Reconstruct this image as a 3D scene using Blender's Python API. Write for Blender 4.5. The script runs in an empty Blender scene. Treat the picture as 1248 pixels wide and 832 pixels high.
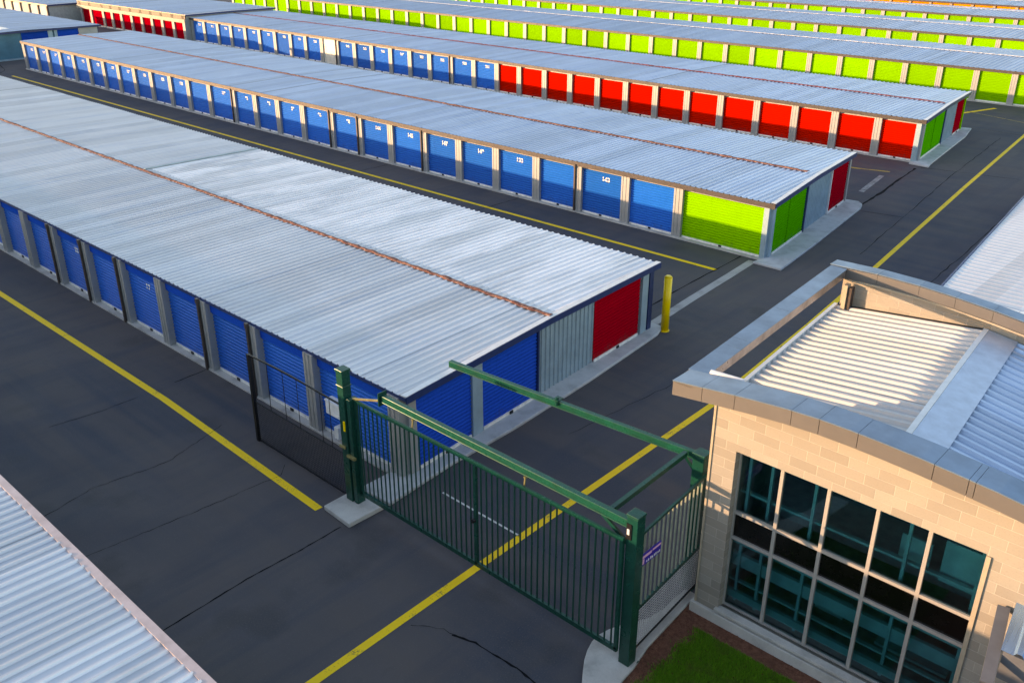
import bpy, bmesh, math, random
from mathutils import Vector, Matrix
R = math.radians
random.seed(7)
sc = bpy.context.scene
COL = sc.collection

# ------------------------------------------------------------------ helpers
def M4(): return Matrix.Identity(4)

class MB:
    """collects faces; every face carries a material slot"""
    def __init__(s): s.v = []; s.f = []; s.m = []
    def poly(s, pts, m=0):
        n = len(s.v); s.v += [tuple(p) for p in pts]
        s.f.append(tuple(range(n, n + len(pts)))); s.m.append(m)
    def raw(s, vs, fs, m=0):
        n = len(s.v); s.v += [tuple(p) for p in vs]
        for f in fs: s.f.append(tuple(i + n for i in f)); s.m.append(m)
    def box(s, x0, x1, y0, y1, z0, z1, m=0):
        vs = [(x, y, z) for z in (z0, z1) for (x, y) in ((x0, y0), (x1, y0), (x1, y1), (x0, y1))]
        s.raw(vs, [(3, 2, 1, 0), (4, 5, 6, 7), (0, 1, 5, 4), (1, 2, 6, 5), (2, 3, 7, 6), (3, 0, 4, 7)], m)
    def prism(s, pts, z0, z1, m=0):
        n = len(pts)
        vs = [(x, y, z0) for x, y in pts] + [(x, y, z1) for x, y in pts]
        fs = [tuple(range(n - 1, -1, -1)), tuple(range(n, 2 * n))]
        fs += [(i, (i + 1) % n, n + (i + 1) % n, n + i) for i in range(n)]
        s.raw(vs, fs, m)
    def bar(s, a, b, w, h=None, m=0, up=(0, 0, 1)):
        """rectangular bar from a to b, w across, h up"""
        h = w if h is None else h
        a = Vector(a); b = Vector(b); d = (b - a).normalized()
        u = Vector(up)
        if abs(d.dot(u)) > .98: u = Vector((0, 1, 0))
        sd = d.cross(u).normalized(); u = sd.cross(d).normalized()
        vs = []
        for p in (a, b):
            for (i, j) in ((-1, -1), (1, -1), (1, 1), (-1, 1)):
                vs.append(p + sd * (i * w / 2) + u * (j * h / 2))
        s.raw(vs, [(3, 2, 1, 0), (4, 5, 6, 7), (0, 1, 5, 4), (1, 2, 6, 5), (2, 3, 7, 6), (3, 0, 4, 7)], m)
    def tube(s, a, b, r, n=12, m=0, r2=None):
        a = Vector(a); b = Vector(b); d = (b - a).normalized()
        u = Vector((0, 0, 1)) if abs(d.z) < .9 else Vector((1, 0, 0))
        sd = d.cross(u).normalized(); u = sd.cross(d)
        r2 = r if r2 is None else r2
        vs = []
        for p, rr in ((a, r), (b, r2)):
            for i in range(n):
                t = 2 * math.pi * i / n
                vs.append(p + sd * (math.cos(t) * rr) + u * (math.sin(t) * rr))
        fs = [tuple(range(n - 1, -1, -1)), tuple(range(n, 2 * n))]
        fs += [(i, (i + 1) % n, n + (i + 1) % n, n + i) for i in range(n)]
        s.raw(vs, fs, m)
    def build(s, name, mats, parent=None, base=(0, 0, 0), smooth=False, bevel=0, fix=True):
        me = bpy.data.meshes.new(name)
        bx, by, bz = base
        me.from_pydata([(x - bx, y - by, z - bz) for x, y, z in s.v], [], s.f)
        if not isinstance(mats, (list, tuple)): mats = [mats]
        for m in mats: me.materials.append(m)
        me.polygons.foreach_set('material_index', s.m)
        if fix:
            bm = bmesh.new(); bm.from_mesh(me)
            bmesh.ops.recalc_face_normals(bm, faces=bm.faces); bm.to_mesh(me); bm.free()
        if smooth:
            for p in me.polygons: p.use_smooth = True
        me.update()
        o = bpy.data.objects.new(name, me); COL.objects.link(o)
        if parent is not None: o.parent = parent
        else: o.location = base
        if bevel:
            b = o.modifiers.new('bevel', 'BEVEL'); b.width = bevel; b.segments = 2; b.limit_method = 'ANGLE'
        return o

def empty(name, loc, label, cat, group=None):
    o = bpy.data.objects.new(name, None); COL.objects.link(o)
    o.location = loc; o.empty_display_size = .3
    o['label'] = label; o['category'] = cat
    if group: o['group'] = group
    return o
def tag(o, label=None, cat=None, group=None, kind=None):
    if label: o['label'] = label
    if cat: o['category'] = cat
    if group: o['group'] = group
    if kind: o['kind'] = kind
    return o
def link_copy(src, parent, loc, rz=0, name=None):
    c = src.copy(); COL.objects.link(c); c.parent = parent
    c.location = loc; c.rotation_euler = (0, 0, rz)
    return c
def copy_tree(o, parent=None):
    c = o.copy(); COL.objects.link(c); c.parent = parent
    for ch in o.children: copy_tree(ch, c)
    return c

# ------------------------------------------------------------------ materials
class NT:
    def __init__(s, name):
        s.mat = bpy.data.materials.new(name); s.mat.use_nodes = True
        s.t = s.mat.node_tree; s.b = s.t.nodes['Principled BSDF']; s.out = s.t.nodes['Material Output']
        s.tc = s.n('ShaderNodeTexCoord')
    def n(s, typ, **kw):
        x = s.t.nodes.new(typ)
        for k, v in kw.items(): setattr(x, k, v)
        return x
    def l(s, a, b): s.t.links.new(a, b)
    def obj(s, scale=(1, 1, 1), rot=(0, 0, 0)):
        m = s.n('ShaderNodeMapping'); m.inputs['Scale'].default_value = scale; m.inputs['Rotation'].default_value = rot
        s.l(s.tc.outputs['Object'], m.inputs[0]); return m.outputs[0]
    def noise(s, vec, scale, detail=4, rough=.55, dist=0):
        x = s.n('ShaderNodeTexNoise'); x.inputs['Scale'].default_value = scale
        x.inputs['Detail'].default_value = detail; x.inputs['Roughness'].default_value = rough
        x.inputs['Distortion'].default_value = dist
        s.l(vec, x.inputs['Vector']); return x.outputs['Fac']
    def ramp(s, fac, stops, interp='LINEAR'):
        x = s.n('ShaderNodeValToRGB'); x.color_ramp.interpolation = interp
        e = x.color_ramp.elements
        while len(e) < len(stops): e.new(.5)
        for i, (p, c) in enumerate(stops):
            e[i].position = p; e[i].color = (*c, 1) if len(c) == 3 else c
        s.l(fac, x.inputs[0]); return x.outputs[0]
    def g(s, fac, a, b, lo=0., hi=1.):
        x = s.n('ShaderNodeMapRange'); x.inputs[1].default_value = a; x.inputs[2].default_value = b
        x.inputs[3].default_value = lo; x.inputs[4].default_value = hi
        s.l(fac, x.inputs[0]); return x.outputs[0]
    def mix(s, fac, a, b, mode='MIX'):
        x = s.n('ShaderNodeMix'); x.data_type = 'RGBA'; x.blend_type = mode
        for i, v in ((0, fac), (6, a), (7, b)):
            if hasattr(v, 'links'): s.l(v, x.inputs[i])
            elif i == 0: x.inputs[0].default_value = v
            else: x.inputs[i].default_value = (*v, 1) if len(v) == 3 else v
        return x.outputs[2]
    def math(s, op, a, b=None):
        x = s.n('ShaderNodeMath'); x.operation = op
        for i, v in ((0, a), (1, b)):
            if v is None: continue
            if hasattr(v, 'links'): s.l(v, x.inputs[i])
            else: x.inputs[i].default_value = v
        return x.outputs[0]
    def bump(s, h, strength=.3, dist=.02):
        x = s.n('ShaderNodeBump'); x.inputs['Strength'].default_value = strength
        x.inputs['Distance'].default_value = dist
        s.l(h, x.inputs['Height']); s.l(x.outputs[0], s.b.inputs['Normal'])
    def col(s, c):
        if hasattr(c, 'links'): s.l(c, s.b.inputs['Base Color'])
        else: s.b.inputs['Base Color'].default_value = (*c, 1)
    def set(s, **kw):
        for k, v in kw.items():
            k = k.replace('_', ' ')
            if hasattr(v, 'links'): s.l(v, s.b.inputs[k])
            else: s.b.inputs[k].default_value = v
        return s

def paint(name, c, rough=.45, metal=0., var=.12, scale=3., spec=.5, bump=0):
    t = NT(name); v = t.obj()
    f = t.noise(v, scale, 5, .6)
    dark = tuple(x * (1 - var * 1.6) for x in c); light = tuple(min(1, x * (1 + var)) for x in c)
    t.col(t.ramp(f, [(.3, dark), (.7, light)]))
    t.set(Roughness=t.g(f, .3, .7, rough + .08, max(.05, rough - .06)), Metallic=metal)
    t.b.inputs['Specular IOR Level'].default_value = spec
    if bump: t.bump(t.noise(v, scale * 12, 3), bump, .01)
    return t.mat

def mat_asphalt():
    t = NT('asphalt'); v = t.obj()
    big = t.noise(v, .09, 5, .6, .4)
    st = t.noise(t.obj((.05, .9, 1)), 1., 4, .6, .3)         # tyre-worn bands along the aisles
    st2 = t.noise(t.obj((.9, .06, 1)), 1., 4, .6, .3)
    fine = t.noise(v, 24, 5, .78)
    a = t.mix(t.g(big, .38, .62), (.032, .044, .070), (.100, .086, .090))
    a = t.mix(t.g(st, .42, .62, 0, .55), a, (.105, .086, .082))
    a = t.mix(t.g(st2, .5, .66, 0, .4), a, (.022, .038, .072))
    bl = t.n('ShaderNodeTexNoise'); bl.inputs['Scale'].default_value = .5; bl.inputs['Detail'].default_value = 8
    t.l(v, bl.inputs[0])
    a = t.mix(t.g(bl.outputs[0], .58, .70, 0, .45), a, (.022, .022, .027))
    a = t.mix(t.g(fine, .35, .65, 0, .55), a, (.085, .080, .080))
    a = t.mix(t.g(fine, .58, .70, 0, .7), a, (.16, .155, .15))
    t.col(a); t.set(Roughness=t.g(bl.outputs[0], .3, .7, .92, .74)); t.bump(fine, .35, .01)
    t.b.inputs['Specular IOR Level'].default_value = .3
    return t.mat

def mat_line(name, c, under=(.05, .048, .05), wear=.66):
    t = NT(name); v = t.obj()
    f = t.noise(v, 22, 6, .75); g = t.noise(v, 1.7, 5, .6)
    s = t.math('ADD', t.math('MULTIPLY', f, .55), t.math('MULTIPLY', g, .45))
    a = t.mix(t.g(g, .35, .65), tuple(x * .92 for x in c), c)
    t.col(t.mix(t.g(s, wear - .09, wear + .02), a, under)); t.set(Roughness=.7)
    t.bump(f, .25, .005)
    return t.mat

def mat_concrete(name, c=(.42, .42, .40), joint=0):
    t = NT(name); v = t.obj()
    f = t.noise(v, 1.3, 6, .65); g = t.noise(v, 30, 4, .7)
    a = t.ramp(f, [(.28, tuple(x * .66 for x in c)), (.5, c), (.75, tuple(min(1, x * 1.16) for x in c))])
    a = t.mix(t.g(g, .5, .72, 0, .35), a, tuple(x * .6 for x in c))
    t.col(a); t.set(Roughness=.85); t.bump(g, .3, .006)
    return t.mat

def mat_roof(name, c, along='Y', pale=None, metal=.35, rough=.42, seed=0., streak=.75, panel=.92):
    """galvanised ribbed sheet: tone changes from sheet to sheet, streaks run down the slope"""
    t = NT(name)
    sep = t.n('ShaderNodeSeparateXYZ'); t.l(t.tc.outputs['Object'], sep.inputs[0])
    ax, ay = (sep.outputs[0], sep.outputs[1]) if along == 'Y' else (sep.outputs[1], sep.outputs[0])
    idx = t.math('FLOOR', t.math('DIVIDE', ax, panel))
    wn = t.n('ShaderNodeTexWhiteNoise'); wn.noise_dimensions = '1D'; t.l(t.math('ADD', idx, seed), wn.inputs['W'])
    sc_ = (2.2, .12, 1) if along == 'Y' else (.12, 2.2, 1)
    s1 = t.noise(t.obj(sc_), 1., 6, .65, .2)
    sc2 = (9., .25, 1) if along == 'Y' else (.25, 9., 1)
    s2 = t.noise(t.obj(sc2), 1., 4, .6)
    cl = t.noise(t.obj(), .35, 5, .6, .5)
    a = t.mix(t.g(wn.outputs[0], 0, 1), tuple(x * .86 for x in c), tuple(min(1, x * 1.08) for x in c))
    a = t.mix(t.g(s1, .50, .68, 0, streak), a, (c[0] * .52, c[1] * .66, c[2] * .86))
    a = t.mix(t.g(cl, .5, .7, 0, .35), a, tuple(min(1, x * 1.22) for x in c))
    # a few sheet laps show as dark lines
    fr = t.math('FRACT', t.math('DIVIDE', ax, panel))
    wn2 = t.n('ShaderNodeTexWhiteNoise'); wn2.noise_dimensions = '1D'; t.l(t.math('ADD', idx, seed + 51.3), wn2.inputs['W'])
    lap = t.math('MULTIPLY', t.math('LESS_THAN', fr, .05), t.math('GREATER_THAN', wn2.outputs[0], .72))
    a = t.mix(t.math('MULTIPLY', lap, .65), a, tuple(x * .35 for x in c))
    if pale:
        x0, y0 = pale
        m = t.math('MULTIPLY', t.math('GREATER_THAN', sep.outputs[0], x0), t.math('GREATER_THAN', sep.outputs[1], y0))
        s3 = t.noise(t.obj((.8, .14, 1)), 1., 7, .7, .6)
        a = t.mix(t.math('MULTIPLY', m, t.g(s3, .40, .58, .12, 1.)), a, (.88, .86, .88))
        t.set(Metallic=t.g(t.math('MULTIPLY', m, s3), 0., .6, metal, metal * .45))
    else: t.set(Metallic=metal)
    t.col(a); t.set(Roughness=t.g(s2, .3, .7, rough - .07, rough + .12))
    t.bump(s2, .12, .01)
    return t.mat

def mat_rust(name, a=(.12, .03, .022), b=(.40, .23, .17), th=.55):
    t = NT(name); v = t.obj()
    f = t.noise(t.obj((1, 1.6, 1)), 4.5, 8, .8, .6); g = t.noise(v, 18, 5, .7)
    c = t.mix(t.g(f, th - .09, th + .09), a, b)
    c = t.mix(t.g(g, .5, .7, 0, .6), c, (.09, .05, .045))
    t.col(c); t.set(Roughness=.8); t.bump(g, .8, .03)
    return t.mat

def mat_door(name, c, rough=.42, spec=.0):
    """roller door: slightly faded paint with dirt near the bottom"""
    t = NT(name); v = t.obj()
    oi = t.n('ShaderNodeObjectInfo')
    f = t.noise(v, 1.4, 5, .6, .3); g = t.noise(t.obj((8, 8, .7)), 1., 5, .65)
    k = t.g(oi.outputs['Random'], 0, 1, 0, 1)
    a = t.mix(k, tuple(x * .80 for x in c), tuple(min(1, x * 1.08) for x in c))
    a = t.mix(t.g(f, .45, .75, 0, .28), a, tuple(min(1, x * .78) for x in c))
    a = t.mix(t.g(g, .56, .8, 0, .25), a, tuple(x * .55 for x in c))
    sp = t.n('ShaderNodeSeparateXYZ'); t.l(t.tc.outputs['Object'], sp.inputs[0])
    d = t.noise(t.obj((3, 3, 1.2)), 1.6, 6, .7, .4)
    low = t.math('ADD', d, t.g(sp.outputs[2], 0, .9, .16, -.22))
    a = t.mix(t.g(low, .52, .66, 0, .5), a, (c[0] * .45 + .03, c[1] * .45 + .03, c[2] * .45 + .03))
    sc_ = t.noise(t.obj((.7, 1, 9)), 2.2, 5, .75, 1.2)
    a = t.mix(t.g(sc_, .62, .74, 0, .3), a, (c[0] * .8 + .06, c[1] * .8 + .06, c[2] * .8 + .06))
    t.col(a); t.set(Roughness=t.g(f, .3, .7, rough + .08, rough - .05))
    t.b.inputs['Specular IOR Level'].default_value = spec
    t.bump(t.noise(v, .9, 3), .35, .05)
    return t.mat

def mat_block():
    t = NT('concrete_block'); 
    sep = t.n('ShaderNodeSeparateXYZ'); t.l(t.tc.outputs['Object'], sep.inputs[0])
    cmb = t.n('ShaderNodeCombineXYZ')
    t.l(t.math('ADD', sep.outputs[0], sep.outputs[1]), cmb.inputs[0]); t.l(sep.outputs[2], cmb.inputs[1])
    def brick(c1, c2, mort, w, h, off):
        b = t.n('ShaderNodeTexBrick'); b.offset = off
        b.inputs['Color1'].default_value = c1; b.inputs['Color2'].default_value = c2; b.inputs['Mortar'].default_value = mort
        b.inputs['Scale'].default_value = 1.; b.inputs['Mortar Size'].default_value = .007
        b.inputs['Mortar Smooth'].default_value = .25; b.inputs['Brick Width'].default_value = w; b.inputs['Row Height'].default_value = h
        t.l(cmb.outputs[0], b.inputs['Vector']); return b
    b = brick((.25, .228, .20, 1), (.325, .30, .265, 1), (.42, .39, .35, 1), .63, .245, .42)
    b2 = brick((0, 0, 0, 1), (1, 1, 1, 1), (0, 0, 0, 1), .63, .245, .42); b2.inputs['Bias'].default_value = -.1
    v = t.tc.outputs['Object']
    f = t.noise(v, 26, 5, .7); g = t.noise(v, 1.1, 5, .6)
    bw = t.n('ShaderNodeRGBToBW'); t.l(b2.outputs[0], bw.inputs[0])
    a = t.mix(t.g(bw.outputs[0], .90, .93, 0, .5), b.outputs[0], (.36, .29, .16))
    a = t.mix(t.g(f, .5, .75, 0, .4), a, (.18, .165, .145))
    a = t.mix(t.g(g, .5, .75, 0, .22), a, (.21, .20, .185))
    t.col(a); t.set(Roughness=.9)
    h = t.math('SUBTRACT', t.math('MULTIPLY', f, .35), t.math('MULTIPLY', b.outputs['Fac'], 1.))
    t.bump(h, .7, .012)
    return t.mat

def mat_glass():
    t = NT('tinted_glass'); t.t.nodes.remove(t.b)
    tr = t.n('ShaderNodeBsdfTransparent'); tr.inputs[0].default_value = (.34, .80, .84, 1)
    gl = t.n('ShaderNodeBsdfGlossy'); gl.inputs['Roughness'].default_value = .02; gl.inputs[0].default_value = (.62, .85, .9, 1)
    lw = t.n('ShaderNodeFresnel'); lw.inputs[0].default_value = 1.6
    mx = t.n('ShaderNodeMixShader'); t.l(t.g(lw.outputs[0], 0, 1, .05, 1.), mx.inputs[0]); t.l(tr.outputs[0], mx.inputs[1]); t.l(gl.outputs[0], mx.inputs[2])
    t.l(mx.outputs[0], t.out.inputs[0])
    return t.mat

def mat_ground_soil():
    t = NT('bark_mulch'); v = t.obj()
    f = t.noise(v, 9, 8, .8); g = t.n('ShaderNodeTexVoronoi'); g.inputs['Scale'].default_value = 38; t.l(v, g.inputs[0])
    a = t.ramp(f, [(.3, (.08, .028, .018)), (.5, (.20, .075, .045)), (.7, (.30, .14, .09))])
    t.col(a); t.set(Roughness=.95); t.bump(g.outputs[0], .9, .03)
    return t.mat

def mat_grass():
    t = NT('grass_blades')
    oi = t.n('ShaderNodeNewGeometry')
    v = t.obj(); f = t.noise(v, 2.2, 5, .6)
    a = t.mix(t.g(oi.outputs['Random Per Island'], 0, 1), (.06, .21, .008), (.18, .42, .018))
    a = t.mix(t.g(f, .54, .70, 0, .6), a, (.15, .16, .04))
    t.col(a); t.set(Roughness=.6)
    return t.mat

A = dict(
    asphalt=mat_asphalt(),
    yellow=mat_line('yellow_road_paint', (1.0, .62, .0), wear=.63),
    yellow_thin=mat_line('worn_yellow_road_paint', (.50, .34, .05), wear=.56),
    white=mat_line('white_road_paint', (.60, .60, .58), wear=.62),
    white_faint=mat_line('worn_white_road_paint', (.30, .30, .30), wear=.56),
    tar=paint('crack_filler_tar', (.008, .008, .010), .9, var=.3, spec=.1),
    conc=mat_concrete('concrete', (.46, .45, .43)),
    conc2=mat_concrete('weathered_concrete', (.42, .44, .46)),
    gutter=mat_concrete('gutter_concrete', (.36, .35, .34)),
    roof0=mat_roof('pale_blue_ribbed_steel', (.60, .63, .68), seed=3, streak=.2),
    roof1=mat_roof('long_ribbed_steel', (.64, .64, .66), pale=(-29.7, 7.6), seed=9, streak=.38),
    roof2=mat_roof('zinc_ribbed_steel', (.47, .55, .68), seed=17, streak=.4, rough=.34),
    roof3=mat_roof('grey_blue_ribbed_steel', (.45, .53, .67), seed=29, streak=.4, rough=.34),
    roof4=mat_roof('blue_grey_ribbed_steel', (.41, .49, .62), seed=41, streak=.3),
    roofw=mat_roof('sunlit_white_sheet', (.50, .50, .50), along='X', metal=.05, rough=.5, seed=5, streak=.35, panel=.9),  # office left slope: its sunlit white is put into the colour
    roofb=mat_roof('shaded_blue_sheet', (.42, .55, .72), along='X', metal=.5, rough=.4, seed=8, streak=.3, panel=.9),  # office right slope: blue of its shade is put into the colour
    roofp=mat_roof('blue_porch_sheet', (.30, .48, .72), metal=.75, rough=.25, seed=2, streak=.2),
    flash=paint('white_metal_flashing', (.72, .73, .74), .4, .2, .06),
    flashblue=paint('galvanised_flashing', (.46, .55, .68), .35, .5, .08),
    rust=mat_rust('rusted_ridge_cap'),
    rustred=mat_rust('red_rusted_ridge_cap', (.17, .018, .02), (.36, .14, .13), .6),
    ridgew=paint('pale_ridge_cap', (.66, .66, .68), .45, .2, .1),
    pilas=paint('light_grey_steel_jamb', (.36, .365, .36), .42, .15, .08, 2.),
    pilas_w=paint('chalky_steel_jamb', (.62, .60, .54), .5, .1, .1, 2.),
    pipe=paint('dark_brown_downpipe', (.07, .052, .048), .45, .1, .2),
    fascia=paint('brown_eave_trim', (.050, .042, .043), .5, .1, .25, 6.),
    fascia_l=paint('tan_eave_trim', (.46, .33, .22), .5, .1, .2, 6.),
    navy=paint('navy_steel_trim', (.012, .035, .13), .4, .1, .15),
    soffit=paint('soffit_steel', (.10, .11, .13), .6, 0, .1),
    wall=paint('grey_wall_sheet', (.34, .36, .37), .5, .1, .1),
    teal=paint('teal_wall_sheet', (.045, .17, .24), .5, .1, .12, .8),
    panel=paint('slate_blue_wall_sheet', (.27, .39, .46), .5, .2, .1, 1.5),
    blue=mat_door('blue_roller_door', (.0, .135, .56), spec=.08),
    blued=mat_door('deep_blue_roller_door', (.0, .075, .48)),
    red=mat_door('red_roller_door', (.58, .010, .002)),
    crimson=mat_door('crimson_roller_door', (.36, .002, .010)),
    lime=mat_door('lime_roller_door', (.19, .50, .001)),
    green=mat_door('green_roller_door', (.035, .36, .003)),
    orange=mat_door('orange_roller_door', (.75, .28, .01)),
    whited=mat_door('white_roller_door', (.60, .60, .60)),
    barw=paint('white_door_bar', (.80, .79, .76), .45, .1, .15, 6.),
    num=paint('white_sign_paint', (.85, .85, .83), .5),
    black=paint('black_steel', (.012, .012, .014), .45, .3, .2),
    gate=paint('dark_green_steel', (.002, .062, .045), .30, .15, .18, 5.),
    gatel=paint('bright_green_steel', (.004, .088, .056), .28, .15, .2, 3.),
    brass=paint('weathered_brass_rod', (.34, .30, .13), .4, .5, .2),
    mesh_b=paint('black_wire', (.02, .02, .022), .5, .4),
    mesh_g=paint('galvanised_wire', (.42, .40, .39), .5, .2),
    bollard=paint('yellow_gloss_paint', (.98, .64, .0), .3, 0, .1, 3.),
    purple=paint('violet_sign_face', (.035, .012, .32), .4, 0, .1),
    pink=paint('pink_sign_paint', (.75, .42, .62), .5, 0, .1),
    block=mat_block(),
    plinth=mat_concrete('painted_plinth', (.50, .49, .47)),
    cap=paint('tan_fascia_panel', (.13, .125, .125), .45, .15, .10, .8),
    coping=paint('sky_tinted_coping', (.17, .26, .37), .36, .45, .14, 1.2),  # same metal as the fascia, with the sky's reflection coloured in
    lip=paint('cream_trim', (.36, .31, .24), .6, 0, .1),
    bronze=paint('bronze_beam_side', (.30, .26, .25), .32, .6, .3, 1.8),
    frame=paint('silver_window_frame', (.44, .42, .40), .4, .3, .06),
    spandrel=paint('black_spandrel_glass', (.002, .002, .002), .25, 0, .0, spec=.5),
    glass=mat_glass(),
    interior=paint('dark_interior', (.30, .36, .36), .8, 0, .2),
    inner=paint('teal_inner_frame', (.20, .50, .52), .5, 0, .1),
    mulch=mat_ground_soil(), grass=mat_grass(),
)

# ------------------------------------------------------------------ world, sun, camera
EL, AZ = R(5.7), R(229)
w = bpy.data.worlds.new("World"); sc.world = w; w.use_nodes = True
nt = w.node_tree; sky = nt.nodes.new('ShaderNodeTexSky'); sky.sky_type = 'NISHITA'; sky.sun_disc = False
sky.sun_elevation = EL; sky.sun_rotation = AZ; sky.altitude = 300; sky.air_density = 1.; sky.dust_density = .6; sky.ozone_density = 1.6
nt.links.new(sky.outputs[0], nt.nodes['Background'].inputs[0]); nt.nodes['Background'].inputs[1].default_value = .15
sd = bpy.data.lights.new('sun', 'SUN'); sd.energy = 2.0; sd.angle = R(.5); sd.color = (1, .71, .43)
so = bpy.data.objects.new('sun', sd); COL.objects.link(so)
dirv = Vector((math.sin(AZ) * math.cos(EL), math.cos(AZ) * math.cos(EL), math.sin(EL)))
so.rotation_euler = dirv.to_track_quat('Z', 'Y').to_euler(); so.location = dirv * 60 + Vector((-20, 20, 0))
sc.view_settings.view_transform = 'Standard'; sc.view_settings.look = 'None'
sc.view_settings.exposure = 2.25; sc.view_settings.gamma = 1; sc.view_settings.use_curve_mapping = False
sc.view_settings.use_white_balance = True; sc.view_settings.white_balance_temperature = 8200; sc.view_settings.white_balance_tint = 22
cd = bpy.data.cameras.new('camera'); cd.sensor_width = 36; cd.lens = 1126.84 / 1248 * 36; cd.clip_end = 6000; cd.clip_start = .1
co = bpy.data.objects.new('camera', cd); COL.objects.link(co); co.location = (0, 0, 16)
co.rotation_euler = (R(90 - 25.023), 0, R(90 - 47.138)); sc.camera = co

# ------------------------------------------------------------------ ground and markings
g = MB()
g.poly([(-3000, -1500, 0), (1500, -1500, 0), (1500, 3500, 0), (-3000, 3500, 0)])
tag(g.build('asphalt_ground', A['asphalt']), kind='structure')

def ribbon(pts, wd, z, jit=0, sub=1.2):
    """flat strip along a polyline"""
    P = []
    for i in range(len(pts) - 1):
        a = Vector((*pts[i], 0)); b = Vector((*pts[i + 1], 0)); n = max(1, int((b - a).length / sub))
        for k in range(n): P.append(a.lerp(b, k / n))
    P.append(Vector((*pts[-1], 0)))
    m = MB(); L_, R_ = [], []
    for i, p in enumerate(P):
        d = (P[min(i + 1, len(P) - 1)] - P[max(i - 1, 0)]).normalized(); s = Vector((-d.y, d.x, 0))
        off = random.uniform(-jit, jit); ww = wd * (1 if not jit else random.uniform(.35, 1.2))
        L_.append(p + s * (ww / 2 + off)); R_.append(p - s * (ww / 2 - off))
    for i in range(len(P) - 1):
        m.poly([(R_[i].x, R_[i].y, z), (R_[i + 1].x, R_[i + 1].y, z), (L_[i + 1].x, L_[i + 1].y, z), (L_[i].x, L_[i].y, z)])
    return m
def mark(name, pts, wd, mat, z=.006, jit=0, sub=1.2):
    return tag(ribbon(pts, wd, z, jit, sub).build(name, mat), kind='structure')
mark('yellow_line', [(-14.1, -6), (-14.13, 8.5), (-14.26, 14.26), (-14.35, 20), (-14.45, 26), (-15.2, 35), (-16.08, 44), (-18.0, 62), (-19.95, 81.5)], .24, A['yellow'], sub=3)
mark('yellow_line', [(-130, 12.9), (-44.1, 12.92), (-29.2, 12.98), (-19.55, 12.70)], .26, A['yellow'], sub=3)
mark('yellow_line', [(-107.5, 37.85), (-60, 37.85), (-40, 37.9), (-21.6, 38.0)], .25, A['yellow'], sub=2)
mark('yellow_line', [(-40, 60.6), (-25.1, 61.6), (-23.0, 62.2)], .26, A['yellow_thin'])
mark('yellow_line', [(-25.1, 90.2), (-26.65, 85.5)], .34, A['yellow'])
mark('yellow_line', [(-40, 87.0), (-29.0, 87.9), (-21.2, 85.3), (-12, 83)], .12, A['yellow_thin'])
mark('white_line', [(-17.5, 15.77), (-14.35, 15.77)], .07, A['white'])
mark('white_line', [(-23.0, 60.9), (-22.35, 56.2)], .34, A['white_faint'])
mark('tar_seam', [(-18.15, 6.4), (-18.28, 8.2), (-18.37, 9.5), (-18.34, 11.2), (-18.38, 12.6)], .042, A['tar'], jit=.008, sub=.15)
mark('tar_seam', [(-30.2, 9.3), (-30.0, 10.6), (-30.0, 12.4)], .035, A['tar'], jit=.03, sub=.2)
mark('tar_seam', [(-30.1, 13.9), (-30.16, 15.2)], .05, A['tar'], jit=.03, sub=.2)
mark('tar_seam', [(-12.9, 11.75), (-12.3, 11.95), (-11.6, 11.98), (-11.0, 12.02), (-10.4, 11.97), (-9.7, 12.0)], .06, A['tar'], jit=.012, sub=.15)
mark('tar_seam', [(-13.9, 11.3), (-13.2, 11.75), (-12.8, 11.8)], .02, A['tar'], jit=.03, sub=.15)
mark('tar_seam', [(-21.2, 30.6), (-21.45, 33.5), (-21.6, 36.5), (-21.75, 40.6)], .10, A['tar'], jit=.02, sub=.6)
mark('tar_seam', [(-21.15, 53.4), (-21.35, 57), (-21.8, 61), (-22.1, 64.3)], .20, A['tar'], jit=.03, sub=.6)
mark('tar_seam', [(-17.4, 45), (-18.3, 52.6), (-19.6, 64), (-20.9, 78)], .05, A['tar'], jit=.04, sub=.7)
mark('tar_seam', [(-21.2, 52.2), (-18.3, 52.7)], .06, A['tar'], jit=.04, sub=.5)
mark('tar_seam', [(-21.9, 64.8), (-16.0, 66.0)], .06, A['tar'], jit=.04, sub=.5)
mark('tar_seam', [(-23.0, 80.5), (-14.0, 79.2)], .06, A['tar'], jit=.04, sub=.5)
mark('tar_seam', [(-12.9, 36), (-13.6, 50), (-14.6, 64)], .05, A['tar'], jit=.04, sub=.7)
mark('tar_seam', [(-49.6, 31.2), (-49.3, 40.5)], .06, A['tar'], jit=.04, sub=.4)
mark('tar_seam', [(-37.2, 33.6), (-37.1, 40.6)], .05, A['tar'], jit=.04, sub=.4)
mark('tar_seam', [(-73.0, 31.6), (-72.4, 40.6)], .07, A['tar'], jit=.04, sub=.4)
mark('tar_seam', [(-105, 34.0), (-112, 38.8), (-116.6, 40.0)], .10, A['tar'], jit=.04, sub=.8)
mark('tar_seam', [(-22.3, 13.4), (-21.9, 13.0), (-22.1, 10.2), (-22.4, 7)], .02, A['tar'], jit=.03, sub=.2)
mark('tar_seam', [(-16.9, 21), (-16.4, 26), (-16.9, 33), (-17.3, 40)], .025, A['tar'], jit=.05, sub=.5)
mark('tar_seam', [(-26.0, 13.4), (-25.2, 11.0), (-25.5, 8.6), (-24.9, 6.2)], .022, A['tar'], jit=.03, sub=.15)
mark('gutter', [(-20.1, 30.3), (-20.45, 34), (-20.75, 38), (-20.95, 40.35)], .42, A['gutter'], z=.010, sub=1)

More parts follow.
